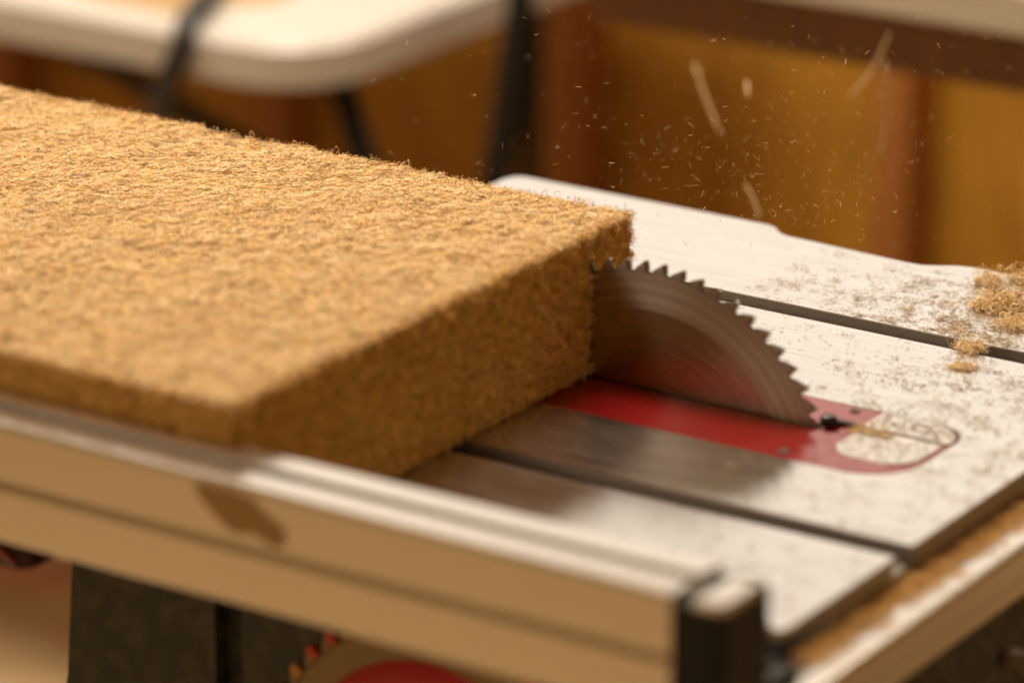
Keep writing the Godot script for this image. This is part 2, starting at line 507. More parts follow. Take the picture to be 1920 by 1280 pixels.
func build_board() -> void:
	hn = noise(330.0, 71, 2)
	hn2 = noise(120.0, 72, 2)
	hn3 = noise(18.0, 73, 2)
	var b := thing("insulation_board", "thick golden wood fibre insulation board being cut on the saw table", "insulation board")
	var st := SurfaceTool.new()
	st.begin(Mesh.PRIMITIVE_TRIANGLES)
	st.set_smooth_group(0)
	var face := func(o: Vector3, u: Vector3, v: Vector3, nu: int, nv: int, out: Vector3, kerf: bool) -> void:
		var pts: Array = []
		for i in nu + 1:
			for j in nv + 1:
				pts.append(board_point(o + u * (float(i) / nu) + v * (float(j) / nv))[0])
		for i in nu:
			for j in nv:
				if kerf:
					var m := o + u * ((i + 0.5) / nu) + v * ((j + 0.5) / nv)
					if absf(m.z) < KERF + 0.0006 and m.y < 0.0745 and m.x > -0.135: continue
				var a: Vector3 = pts[i * (nv + 1) + j]
				var bb: Vector3 = pts[(i + 1) * (nv + 1) + j]
				var c: Vector3 = pts[(i + 1) * (nv + 1) + j + 1]
				var d: Vector3 = pts[i * (nv + 1) + j + 1]
				quad(st, a, bb, c, d, out)
	var L := BX1 - BX0
	var H := BY1 - BY0
	var W := BZ1 - BZ0
	face.call(Vector3(BX0, BY1, BZ0), Vector3(L, 0, 0), Vector3(0, 0, W), 370, 185, Vector3.UP, false)
	face.call(Vector3(BX1, BY0, BZ0), Vector3(0, H, 0), Vector3(0, 0, W), 45, 185, Vector3.RIGHT, true)
	face.call(Vector3(BX0, BY0, BZ1), Vector3(L, 0, 0), Vector3(0, H, 0), 300, 36, Vector3.BACK, false)
	face.call(Vector3(BX0, BY0, BZ0), Vector3(L, 0, 0), Vector3(0, H, 0), 200, 24, Vector3.FORWARD, false)
	face.call(Vector3(BX0, BY0, BZ0), Vector3(0, H, 0), Vector3(0, 0, W), 18, 80, Vector3.LEFT, false)
	face.call(Vector3(BX0, BY0, BZ0), Vector3(L, 0, 0), Vector3(0, 0, W), 200, 185, Vector3.DOWN, true)
	# walls of the saw cut
	for s in [-1.0, 1.0]:
		var z: float = s * KERF
		quad(st, Vector3(BX1 - 0.001, BY0, z), Vector3(-0.134, BY0, z), Vector3(-0.134, 0.083, z), Vector3(BX1 - 0.001, 0.083, z), Vector3(0, 0, -s))
	quad(st, Vector3(BX1 - 0.001, 0.083, -KERF), Vector3(-0.134, 0.083, -KERF), Vector3(-0.134, 0.083, KERF), Vector3(BX1 - 0.001, 0.083, KERF), Vector3.DOWN)
	quad(st, Vector3(-0.134, BY0, -KERF), Vector3(-0.134, BY0, KERF), Vector3(-0.134, 0.083, KERF), Vector3(-0.134, 0.083, -KERF), Vector3.RIGHT)
	st.index()
	st.generate_normals()
	obj("core", st.commit(), M.core, b)

	# the fibres of the surface
	var clump := noise(70.0, 74, 2)
	var tone := noise(26.0, 75, 3)
	rng.seed = 75
	var bufs := bins()
	for i in 230000:   # top
		var p := Vector3(rng.randf_range(-0.70, BX1), BY1, rng.randf_range(BZ0, BZ1))
		var r := board_point(p)
		var q: Vector3 = r[0]
		var n: Vector3 = r[1]
		var a := rng.randf() * TAU
		var lift := rng.randfn(0.0, 0.10) + 0.03
		var dir := Vector3(cos(a), lift, sin(a))
		var l := rng.randf_range(0.004, 0.013)
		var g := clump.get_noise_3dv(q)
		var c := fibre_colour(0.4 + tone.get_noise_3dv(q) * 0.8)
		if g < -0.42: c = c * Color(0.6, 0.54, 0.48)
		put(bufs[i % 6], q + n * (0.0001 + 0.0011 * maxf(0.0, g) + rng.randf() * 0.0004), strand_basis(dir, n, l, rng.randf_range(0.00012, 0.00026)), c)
	for i in 46000:    # sawn end
		var p := Vector3(BX1, rng.randf_range(BY0, BY1), rng.randf_range(BZ0, BZ1))
		if absf(p.z) < KERF and p.y < 0.083: continue
		var r := board_point(p)
		var q: Vector3 = r[0]
		var n: Vector3 = r[1]
		var dir := Vector3(rng.randfn(0.0, 0.38) + 0.1, rng.randfn(0.0, 1.0), rng.randfn(0.0, 1.0))
		var l := rng.randf_range(0.0025, 0.007)
		var c := fibre_colour(0.0) * Color(1.0, 0.86, 0.45)
		put(bufs[i % 6], q + n * 0.0003, strand_basis(dir, n, l, rng.randf_range(0.00016, 0.00034)), c)
	for i in 16000:    # long side against the fence
		var p := Vector3(rng.randf_range(-0.5, BX1), rng.randf_range(0.03, BY1), BZ1)
		var r := board_point(p)
		var q: Vector3 = r[0]
		var n: Vector3 = r[1]
		var dir := Vector3(rng.randfn(0.0, 1.0), rng.randfn(0.0, 0.6), rng.randfn(0.0, 0.12))
		put(bufs[i % 6], q + n * 0.0001, strand_basis(dir, n, rng.randf_range(0.003, 0.009), rng.randf_range(0.00018, 0.00034)), fibre_colour(0.0) * Color(1.0, 0.86, 0.45))
	for i in 8000:     # far side
		var p := Vector3(rng.randf_range(-0.7, BX1), rng.randf_range(BY0, BY1), BZ0)
		var r := board_point(p)
		var q: Vector3 = r[0]
		var n: Vector3 = r[1]
		put(bufs[i % 6], q, strand_basis(Vector3(rng.randfn(), rng.randfn(), rng.randfn(0.0, 0.3)), n, rng.randf_range(0.003, 0.007), 0.0002), fibre_colour(0.0))
	scatter("surface_fibre", b, bufs, M.fibre)

	# loose ends that stand off the surface and the edges
	bufs = bins()
	for i in 5200:
		var k := rng.randf()
		var p: Vector3
		if k < 0.35: p = Vector3(rng.randf_range(-0.70, BX1), BY1, BZ0 + rng.randf() * 0.006)
		elif k < 0.62: p = Vector3(BX1 - rng.randf() * 0.003, BY1 - rng.randf() * 0.002, rng.randf_range(BZ0, BZ1))
		elif k < 0.78: p = Vector3(BX1, rng.randf_range(BY0 + 0.002, BY1), [BZ0, KERF + 0.0005, 0.0][rng.randi() % 2] + rng.randf() * 0.003)
		elif k < 0.88: p = Vector3(BX1, BY0 + rng.randf() * 0.004, rng.randf_range(0.006, BZ1))
		else: p = Vector3(rng.randf_range(-0.70, BX1), BY1, rng.randf_range(BZ0, BZ1))
		var r := board_point(p)
		var q: Vector3 = r[0]
		var n: Vector3 = r[1]
		var dir: Vector3 = (n * rng.randf_range(0.1, 1.0) + Vector3(rng.randfn(), rng.randfn() * 0.4, rng.randfn()) * 0.7).normalized()
		var l := rng.randf_range(0.003, 0.0075)
		if q.y + dir.y * l * 0.4 < 0.0015: dir.y = absf(dir.y)
		put(bufs[i % 6], q + dir * l * 0.36, strand_basis(dir, n.cross(dir) + Vector3(0.01, 0.02, 0.03), l, rng.randf_range(0.00008, 0.00017)), fibre_colour(0.6))
	for i in 26:       # long curls along the far edge
		var p := Vector3(rng.randf_range(-0.55, BX1), BY1 + 0.001, BZ0 + rng.randf() * 0.02)
		var d := Vector3(rng.randfn() * 0.8, rng.randf_range(0.3, 1.2), rng.randfn() * 0.4).normalized()
		var l := rng.randf_range(0.007, 0.013)
		put(bufs[3 + i % 3], p + d * l * 0.38, strand_basis(d, Vector3(rng.randfn(), 0.2, 1.0), l, 0.0002), fibre_colour(1.0))
	scatter("loose_fibre", b, bufs, M.fibre)

# ------------------------------------------------------------------ saw blade
func add_blade(parent: Node3D, called: String, R: float, root: float, n: int, th: float, body: Material, tip_mats: Array, tip: Vector3, kerf: float) -> MeshInstance3D:
	var st := SurfaceTool.new()
	st.begin(Mesh.PRIMITIVE_TRIANGLES)
	var steps := n * 6
	var rad := [0.008, 0.03, 0.05, 0.07, R * 0.66, R * 0.775, R * 0.778, R * 0.825, R * 0.828, R * 0.87, root]
	var put_v := func(r: float, a: float, z: float, nn: Vector3) -> void:
		st.set_normal(nn)
		st.set_uv(Vector2(a / TAU * 3.0, r / 0.14))
		st.add_vertex(Vector3(r * cos(a), r * sin(a), z))
	var face_z := func(k: int) -> float:
		return th / 2.0 - (0.00012 if k == 6 or k == 7 else 0.0)
	for side in [-1.0, 1.0]:
		var nn := Vector3(0, 0, side)
		for k in rad.size() - 1:
			for s in steps:
				var a := TAU * s / steps
				var b := TAU * (s + 1) / steps
				var z0: float = side * face_z.call(k)
				var z1: float = side * face_z.call(k + 1)
				var vs := [[rad[k], a, z0], [rad[k + 1], a, z1], [rad[k + 1], b, z1], [rad[k], a, z0], [rad[k + 1], b, z1], [rad[k], b, z0]]
				if side > 0.0: vs.reverse()
				for v in vs: put_v.call(v[0], v[1], v[2], nn)
		# teeth: gullet, steep face, tip, sloping back
		for t in n:
			var a0 := TAU * t / n
			var w := TAU / n
			var pr := [[root - 0.0005, 0.02], [root + (R - root) * 0.45, 0.10], [R - 0.0015, 0.16], [R - 0.0010, 0.30], [R - 0.0032, 0.52], [root + (R - root) * 0.35, 0.70], [root - 0.0005, 0.86]]
			for k in range(1, pr.size() - 1):
				var tri_ := [pr[0], pr[k], pr[k + 1]]
				if side > 0.0: tri_.reverse()
				for v in tri_: put_v.call(v[0], a0 + w * v[1], side * th / 2.0, nn)
	# rim: the edge of every tooth and gullet
	for t in n:
		var a0 := TAU * t / n
		var w := TAU / n
		var pr := [[root, -0.14], [root, 0.02], [root + (R - root) * 0.45, 0.10], [R - 0.0015, 0.16], [R - 0.0010, 0.30], [R - 0.0032, 0.52], [root + (R - root) * 0.35, 0.70], [root, 0.86]]
		for k in pr.size() - 1:
			var p := Vector3(pr[k][0] * cos(a0 + w * pr[k][1]), pr[k][0] * sin(a0 + w * pr[k][1]), 0)
			var q := Vector3(pr[k + 1][0] * cos(a0 + w * pr[k + 1][1]), pr[k + 1][0] * sin(a0 + w * pr[k + 1][1]), 0)
			var e := q - p
			var o := Vector3(e.y, -e.x, 0).normalized()
			var h := Vector3(0, 0, th / 2.0)
			for v in [p - h, q - h, q + h, p - h, q + h, p + h]:
				st.set_normal(o); st.set_uv(Vector2(0.5, 0.9)); st.add_vertex(v)
	var disc := obj(called, st.commit(), body, parent)
	var tm := box(Vector3(-tip.x / 2, -tip.y, -kerf / 2), Vector3(tip.x / 2, 0, kerf / 2), 0.0003)
	for t in n:
		var a := TAU * (t + 0.17) / n
		var o := obj("carbide_tip", tm, tip_mats[t % tip_mats.size()], disc)
		o.position = Vector3(cos(a), sin(a), 0) * R
		o.rotation.z = a - PI / 2.0 + 0.12
	return disc

# ------------------------------------------------------------------ the saw
func build_saw() -> void:
	var saw := thing("table_saw", "table saw with dusty aluminium table, red throat plate and dark housing", "table saw")
	# table: three strips between the two mitre slots, on ribs below
	var back := PackedVector2Array([Vector2(-0.312, -0.1834), Vector2(-0.312, -0.306), Vector2(-0.309, -0.315), Vector2(-0.302, -0.3195), Vector2(-0.104, -0.3190), Vector2(-0.097, -0.3165), Vector2(-0.089, -0.3085), Vector2(-0.082, -0.3050), Vector2(0.012, -0.2996), Vector2(0.024, -0.3005), Vector2(0.034, -0.3060), Vector2(0.044, -0.3120), Vector2(0.054, -0.3145), Vector2(0.240, -0.3160), Vector2(0.2516, -0.305), Vector2(0.2516, -0.1834)])
	var st := flat()
	add_slab(st, back, -0.0010, 0.0, 0.0006)
	obj("table_top", done(st), M.table, saw)
	st = flat()
	var hole := rounded(-0.235, 0.1965, -0.0425, 0.0570, [0.03, 0.024, 0.036, 0.03], 10)
	add_ring_slab(st, PackedVector2Array([Vector2(-0.312, -0.1644), Vector2(0.2516, -0.1644), Vector2(0.2516, 0.1346), Vector2(-0.312, 0.1346)]), hole, Vector2(0.0, 0.005), -0.0010, 0.0, 0.0006)
	obj("table_top", done(st), M.table, saw)
	st = flat()
	add_slab(st, PackedVector2Array([Vector2(-0.312, 0.1536), Vector2(0.2516, 0.1536), Vector2(0.2516, 0.2700), Vector2(0.2500, 0.2765), Vector2(0.2455, 0.2775), Vector2(0.2400, 0.2735), Vector2(0.2058, 0.2235), Vector2(0.1960, 0.2235), Vector2(0.1900, 0.2850), Vector2(-0.312, 0.2850)]), -0.0010, 0.0, 0.0006)
	obj("table_top", done(st), M.table, saw)
	# cast body under the strips: lips of the full width, narrower below so that the slots are T-shaped
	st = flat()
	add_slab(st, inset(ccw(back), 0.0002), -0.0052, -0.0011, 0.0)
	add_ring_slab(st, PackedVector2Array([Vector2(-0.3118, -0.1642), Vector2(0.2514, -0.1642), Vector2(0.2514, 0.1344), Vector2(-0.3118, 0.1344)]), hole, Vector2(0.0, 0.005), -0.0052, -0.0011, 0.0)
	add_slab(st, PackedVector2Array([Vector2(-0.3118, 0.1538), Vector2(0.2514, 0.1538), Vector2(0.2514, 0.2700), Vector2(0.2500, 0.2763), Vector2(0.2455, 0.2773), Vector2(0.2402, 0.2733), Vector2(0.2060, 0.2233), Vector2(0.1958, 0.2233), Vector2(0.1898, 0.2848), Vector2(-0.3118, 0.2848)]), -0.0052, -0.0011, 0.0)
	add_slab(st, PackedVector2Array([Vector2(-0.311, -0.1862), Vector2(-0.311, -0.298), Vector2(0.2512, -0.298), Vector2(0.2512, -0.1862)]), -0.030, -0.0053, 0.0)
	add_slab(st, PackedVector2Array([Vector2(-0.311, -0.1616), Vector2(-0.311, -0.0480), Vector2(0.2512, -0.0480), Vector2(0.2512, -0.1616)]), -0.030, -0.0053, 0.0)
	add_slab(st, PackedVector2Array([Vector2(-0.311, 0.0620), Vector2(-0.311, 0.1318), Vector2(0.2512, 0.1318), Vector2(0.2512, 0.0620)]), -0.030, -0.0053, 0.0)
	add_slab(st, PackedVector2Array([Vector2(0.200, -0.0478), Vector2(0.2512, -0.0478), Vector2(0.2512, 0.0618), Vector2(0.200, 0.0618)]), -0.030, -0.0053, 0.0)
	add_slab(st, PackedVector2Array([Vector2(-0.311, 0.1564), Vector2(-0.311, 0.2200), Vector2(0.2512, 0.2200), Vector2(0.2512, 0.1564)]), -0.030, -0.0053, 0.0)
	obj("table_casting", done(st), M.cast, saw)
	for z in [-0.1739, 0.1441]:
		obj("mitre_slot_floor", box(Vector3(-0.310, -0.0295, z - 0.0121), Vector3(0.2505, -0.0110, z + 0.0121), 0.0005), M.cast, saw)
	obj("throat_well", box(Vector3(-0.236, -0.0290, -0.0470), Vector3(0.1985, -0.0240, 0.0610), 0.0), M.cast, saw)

	# throat plate: red, with the blade slot left open; split along the slot into two long halves joined at the ends
	st = flat()
	var g := 0.0007
	var sl := 0.0055
	var x1 := 0.1965 - g
	var half_near := PackedVector2Array()
	for v in rounded(-0.235 + g, x1, -0.0425 + g, 0.0570 - g, [0.029, 0.0235, 0.0353, 0.029], 10):
		if v.y >= -0.0000: half_near.append(v)
	# near half: from the slot's near edge to the near rim
	var near := PackedVector2Array([Vector2(-0.235 + g, 0.0030), Vector2(x1, 0.0030)])
	for v in half_near:
		if v.y > 0.004 and v.x > 0.0: near.append(v)
	var tmp: Array = []
	for v in half_near:
		if v.y > 0.004 and v.x <= 0.0: tmp.append(v)
	for v in tmp: near.append(v)
	add_slab(st, near, -0.0042, -0.0004, 0.0005)
	var plate := obj("throat_plate", done(st), M.red, saw)
	st = flat()
	var far := PackedVector2Array()
	for v in rounded(-0.235 + g, x1, -0.0425 + g, 0.0570 - g, [0.029, 0.0235, 0.0353, 0.029], 10):
		if v.y < -0.006: far.append(v)
	far.append(Vector2(x1, -0.0150)); far.append(Vector2(0.128, -0.0150)); far.append(Vector2(0.122, -sl)); far.append(Vector2(-0.235 + g, -sl))
	far = ccw(far)
	add_slab(st, far, -0.0042, -0.0004, 0.0005)
	obj("plate_half", done(st), M.red, plate)
	st = flat()   # bridge between the halves behind the blade slot, with a narrow gap for the riving knife
	add_slab(st, PackedVector2Array([Vector2(0.128, 0.0026), Vector2(0.128, -0.0118), Vector2(x1, -0.0118), Vector2(x1, 0.0026)]), -0.0042, -0.0004, 0.0004)
	obj("plate_bridge", done(st), M.red, plate)
	# bare metal end plates of the throat plate
	st = flat()
	var ep := PackedVector2Array()
	for v in rounded(0.137, x1 - 0.0012, -0.0425 + 0.0018, -0.0153, [0.0, 0.0225, 0.0, 0.0], 8): ep.append(v)
	add_slab(st, ep, -0.0003, 0.0004, 0.0003)
	obj("end_plate", done(st), M.zinc, plate)
	st = flat()
	add_slab(st, rounded(0.139, x1 - 0.003, -0.0112, 0.0330, [0.0, 0.0, 0.020, 0.016], 8), -0.0003, 0.0004, 0.0003)
	obj("end_plate", done(st), M.zinc, plate)
	# screws and holes of the throat plate; near-black colour stands for shade in holes
	for p in [Vector2(0.1209, -0.0347), Vector2(0.1187, 0.0468), Vector2(-0.16, -0.034), Vector2(-0.16, 0.047)]:
		st = smooth()
		add_lathe(st, [Vector2(0.0036, -0.0003), Vector2(0.0036, 0.0001), Vector2(0.0030, 0.0003), Vector2(0.0018, 0.0003), Vector2(0.0016, -0.0008), Vector2(0.0, -0.0008)], Transform3D(Basis.IDENTITY, Vector3(p.x, 0, p.y)), 18)
		obj("dark_hole_screw", done(st), mat(lin(0.07, 0.06, 0.05), 0.5, 0.4), plate)
	st = smooth()
	add_lathe(st, [Vector2(0.0052, -0.0003), Vector2(0.0054, 0.0016), Vector2(0.0048, 0.0036), Vector2(0.0032, 0.0049), Vector2(0.0012, 0.0052), Vector2(0.0, 0.0052)], Transform3D(Basis.IDENTITY, Vector3(0.1175, 0, -0.0085)), 24)
	obj("locking_knob", done(st), mat(lin(0.012, 0.008, 0.008), 0.16), plate)
	st = flat()
	add_box(st, Vector3(0.1215, -0.0003, -0.0135), Vector3(0.137, 0.0018, -0.0090), 0.0006)  # black block stands in for the dark inside of the slit
	obj("dark_slit", done(st), M.black, plate)

	# blade
	var hub := Node3D.new()
	var disc := add_blade(saw, "blade", 0.127, 0.1198, 60, 0.0018, M.steel, [M.carbide], Vector3(0.0026, 0.0062, 0), 0.0028)
	hub.free()
	disc.position = Vector3(0.0, -0.0456, 0.0)
	disc.rotation.z = 0.13
	st = smooth()
	add_lathe(st, [Vector2(0.0, 0.012), Vector2(0.012, 0.012), Vector2(0.014, 0.010), Vector2(0.014, -0.02), Vector2(0.0, -0.02)], Transform3D(Basis(Vector3.RIGHT, PI / 2.0), Vector3(0, -0.0456, 0)), 20)
	obj("arbor", done(st), M.steel_plain, saw)

	# front rail along the operator's edge
	st = flat()
	var pr := PackedVector2Array([Vector2(0.2525, -0.0480), Vector2(0.2830, -0.0480), Vector2(0.2850, -0.0462), Vector2(0.2850, -0.0390), Vector2(0.2832, -0.0380), Vector2(0.2832, -0.0330), Vector2(0.2850, -0.0320), Vector2(0.2850, -0.0205), Vector2(0.2844, -0.0185), Vector2(0.2832, -0.0171), Vector2(0.2815, -0.0165), Vector2(0.2525, -0.0165)])
	add_profile(st, pr, Vector3(0, 0, -0.52), Vector3(0, 0, 0.52), Vector3.RIGHT, Vector3.UP)
	obj("front_rail", done(st), M.anodised, saw)
	st = flat()
	add_profile(st, PackedVector2Array([Vector2(-0.345, -0.050), Vector2(-0.313, -0.050), Vector2(-0.313, -0.018), Vector2(-0.345, -0.018)]), Vector3(0, 0, -0.30), Vector3(0, 0, 0.52), Vector3.RIGHT, Vector3.UP)
	obj("rear_rail", done(st), M.anodised, saw)

	# housing
	st = flat()
	var hx := PackedVector2Array([Vector2(-0.252, -0.0305), Vector2(0.242, -0.0305), Vector2(0.246, -0.12), Vector2(0.240, -0.42), Vector2(-0.300, -0.42), Vector2(-0.284, -0.25), Vector2(-0.262, -0.16)])
	add_profile(st, hx, Vector3(0, 0, -0.27), Vector3(0, 0, 0.238), Vector3.RIGHT, Vector3.UP)
	var house := obj("housing", done(st), M.housing, saw)
	# panels on the side of the housing with a deep joint between them
	st = flat()
	add_profile(st, PackedVector2Array([Vector2(-0.248, -0.034), Vector2(-0.146, -0.034), Vector2(-0.146, -0.40), Vector2(-0.296, -0.40), Vector2(-0.281, -0.25), Vector2(-0.259, -0.16)]), Vector3(0, 0, 0.2385), Vector3(0, 0, 0.250), Vector3.RIGHT, Vector3.UP)
	obj("side_panel", done(st), M.housing, house)
	st = flat()
	add_profile(st, PackedVector2Array([Vector2(-0.126, -0.034), Vector2(0.238, -0.034), Vector2(0.238, -0.40), Vector2(-0.126, -0.40)]), Vector3(0, 0, 0.2385), Vector3(0, 0, 0.250), Vector3.RIGHT, Vector3.UP)
	obj("side_panel", done(st), M.housing, house)
	# handle that sticks out below the front rail
	st = smooth()
	add_tube(st, [Vector3(0.246, -0.150, 0.075), Vector3(0.285, -0.140, 0.078), Vector3(0.304, -0.115, 0.082), Vector3(0.306, -0.088, 0.086), Vector3(0.298, -0.072, 0.092), Vector3(0.292, -0.070, 0.100)], 0.0065, 10)
	obj("crank_handle", done(st), mat(lin(0.10, 0.07, 0.045), 0.35), saw)
	# stand
	for p in [Vector3(-0.27, 0, -0.24), Vector3(0.21, 0, -0.24), Vector3(-0.27, 0, 0.21), Vector3(0.21, 0, 0.21)]:
		obj("stand_leg", tube([Vector3(p.x, -0.418, p.z), Vector3(p.x * 1.25, -0.899, p.z * 1.3)], 0.017, 10), M.black, saw)

	# spare blade kept on the side of the housing
	var sp := thing("spare_blade", "spare circular saw blade with red centre hanging on the saw's side", "saw blade", Vector3(0.0115, -0.1784, 0.2535))
	add_blade(sp, "disc", 0.120, 0.1115, 40, 0.0020, M.spare, [M.tooth_red, M.tooth_tan, M.tooth_red], Vector3(0.0055, 0.0075, 0), 0.0034)
	st = smooth()
	add_lathe(st, [Vector2(0.0, 0.0034), Vector2(0.082, 0.0034), Vector2(0.0915, 0.0026), Vector2(0.093, 0.0012), Vector2(0.093, 0.0010)], Transform3D(Basis(Vector3.RIGHT, PI / 2.0), Vector3.ZERO), 48)
	obj("red_flange", done(st), M.hub_red, sp)
	st = smooth()
	add_lathe(st, [Vector2(0.0, 0.016), Vector2(0.012, 0.016), Vector2(0.016, 0.013), Vector2(0.017, 0.0035)], Transform3D(Basis(Vector3.RIGHT, PI / 2.0), Vector3.ZERO), 20)
	obj("retaining_knob", done(st), M.black, sp)

func build_fence() -> void:
	var f := thing("rip_fence", "silver aluminium rip fence with grooves, a brown smear and black end", "rip fence")
	var st := flat()
	# section in (z, y)
	var z0 := 0.3585
	var z1 := 0.4080
	var pr := PackedVector2Array([Vector2(z0, 0.0010), Vector2(z1 - 0.001, 0.0010), Vector2(z1, 0.0020), Vector2(z1, 0.0305), Vector2(z1 - 0.0008, 0.0310), Vector2(z1 - 0.0070, 0.0312), Vector2(z1 - 0.0070, 0.0366), Vector2(z1 - 0.0008, 0.0368), Vector2(z1, 0.0373), Vector2(z1, 0.0672), Vector2(z1 - 0.0008, 0.0688), Vector2(z1 - 0.0022, 0.0697), Vector2(z1 - 0.0040, 0.0700),
		Vector2(z1 - 0.0190, 0.0700), Vector2(z1 - 0.0197, 0.0694), Vector2(z1 - 0.0199, 0.0600), Vector2(z1 - 0.0291, 0.0600), Vector2(z1 - 0.0293, 0.0694), Vector2(z1 - 0.0300, 0.0700), Vector2(z0 + 0.0025, 0.0700), Vector2(z0 + 0.0008, 0.0692), Vector2(z0, 0.0675)])
	add_profile(st, pr, Vector3(-0.42, 0, 0), Vector3(0.2615, 0, 0), Vector3.BACK, Vector3.UP)
	var ext := obj("extrusion", done(st), M.anodised, f)
	# brown smear of dried resin on the face
	st = flat()
	var sm := PackedVector2Array([Vector2(-0.033, 0.0668), Vector2(-0.034, 0.0610), Vector2(-0.030, 0.0560), Vector2(-0.022, 0.0500), Vector2(-0.014, 0.0440), Vector2(-0.006, 0.0420), Vector2(0.002, 0.0445), Vector2(0.009, 0.0425), Vector2(0.016, 0.0398), Vector2(0.022, 0.0405), Vector2(0.026, 0.0450), Vector2(0.024, 0.0520), Vector2(0.017, 0.0560), Vector2(0.010, 0.0590), Vector2(0.005, 0.0640), Vector2(-0.004, 0.0655), Vector2(-0.013, 0.0668), Vector2(-0.023, 0.0662)])
	add_profile(st, sm, Vector3(0, 0, z1 + 0.0001), Vector3(0, 0, z1 + 0.0004), Vector3.RIGHT, Vector3.UP)
	obj("resin_smear", done(st), M.smear, ext)
	# end cap: silver top with a rounded corner, black below
	st = flat()
	add_slab(st, rounded(0.2735, 0.2915, 0.3700, 0.4072, [0.0, 0.003, 0.007, 0.0], 8), 0.0655, 0.0695, 0.0012)
	obj("end_cap", done(st), M.anodised, f)
	st = flat()
	add_slab(st, rounded(0.2618, 0.2908, 0.3590, 0.4066, [0.0, 0.003, 0.006, 0.0], 8), -0.0500, 0.0653, 0.001)
	obj("end_block", done(st), M.black, f)
	st = flat()
	add_box(st, Vector3(0.2560, -0.0700, 0.2900), Vector3(0.2700, -0.0100, 0.3589), 0.003)
	add_box(st, Vector3(0.2500, -0.1200, 0.3591), Vector3(0.3000, -0.0505, 0.4060), 0.004)
	obj("rail_clamp", done(st), M.black, f)
	st = smooth()
	add_tube(st, [Vector3(0.2705, -0.030, 0.316), Vector3(0.276, -0.026, 0.316), Vector3(0.282, -0.0255, 0.3155)], [0.0065, 0.0075, 0.0035], 12)
	obj("clamp_knob", done(st), mat(lin(0.16, 0.09, 0.05), 0.4, 0.3), f)
	# rear clamp below the extrusion: black and red lever
	st = flat()
	add_slab(st, rounded(-0.290, -0.202, 0.318, 0.352, [0.008, 0.010, 0.010, 0.008], 4), -0.0440, 0.0005, 0.002)
	var rc := obj("rear_clamp", done(st), mat(lin(0.035, 0.006, 0.006), 0.4), f)
	st = smooth()
	add_tube(st, [Vector3(-0.245, -0.020, 0.3535), Vector3(-0.228, -0.026, 0.3550), Vector3(-0.214, -0.036, 0.3545), Vector3(-0.208, -0.041, 0.3530)], 0.0022, 8)
	obj("release_lever", done(st), M.red, rc)

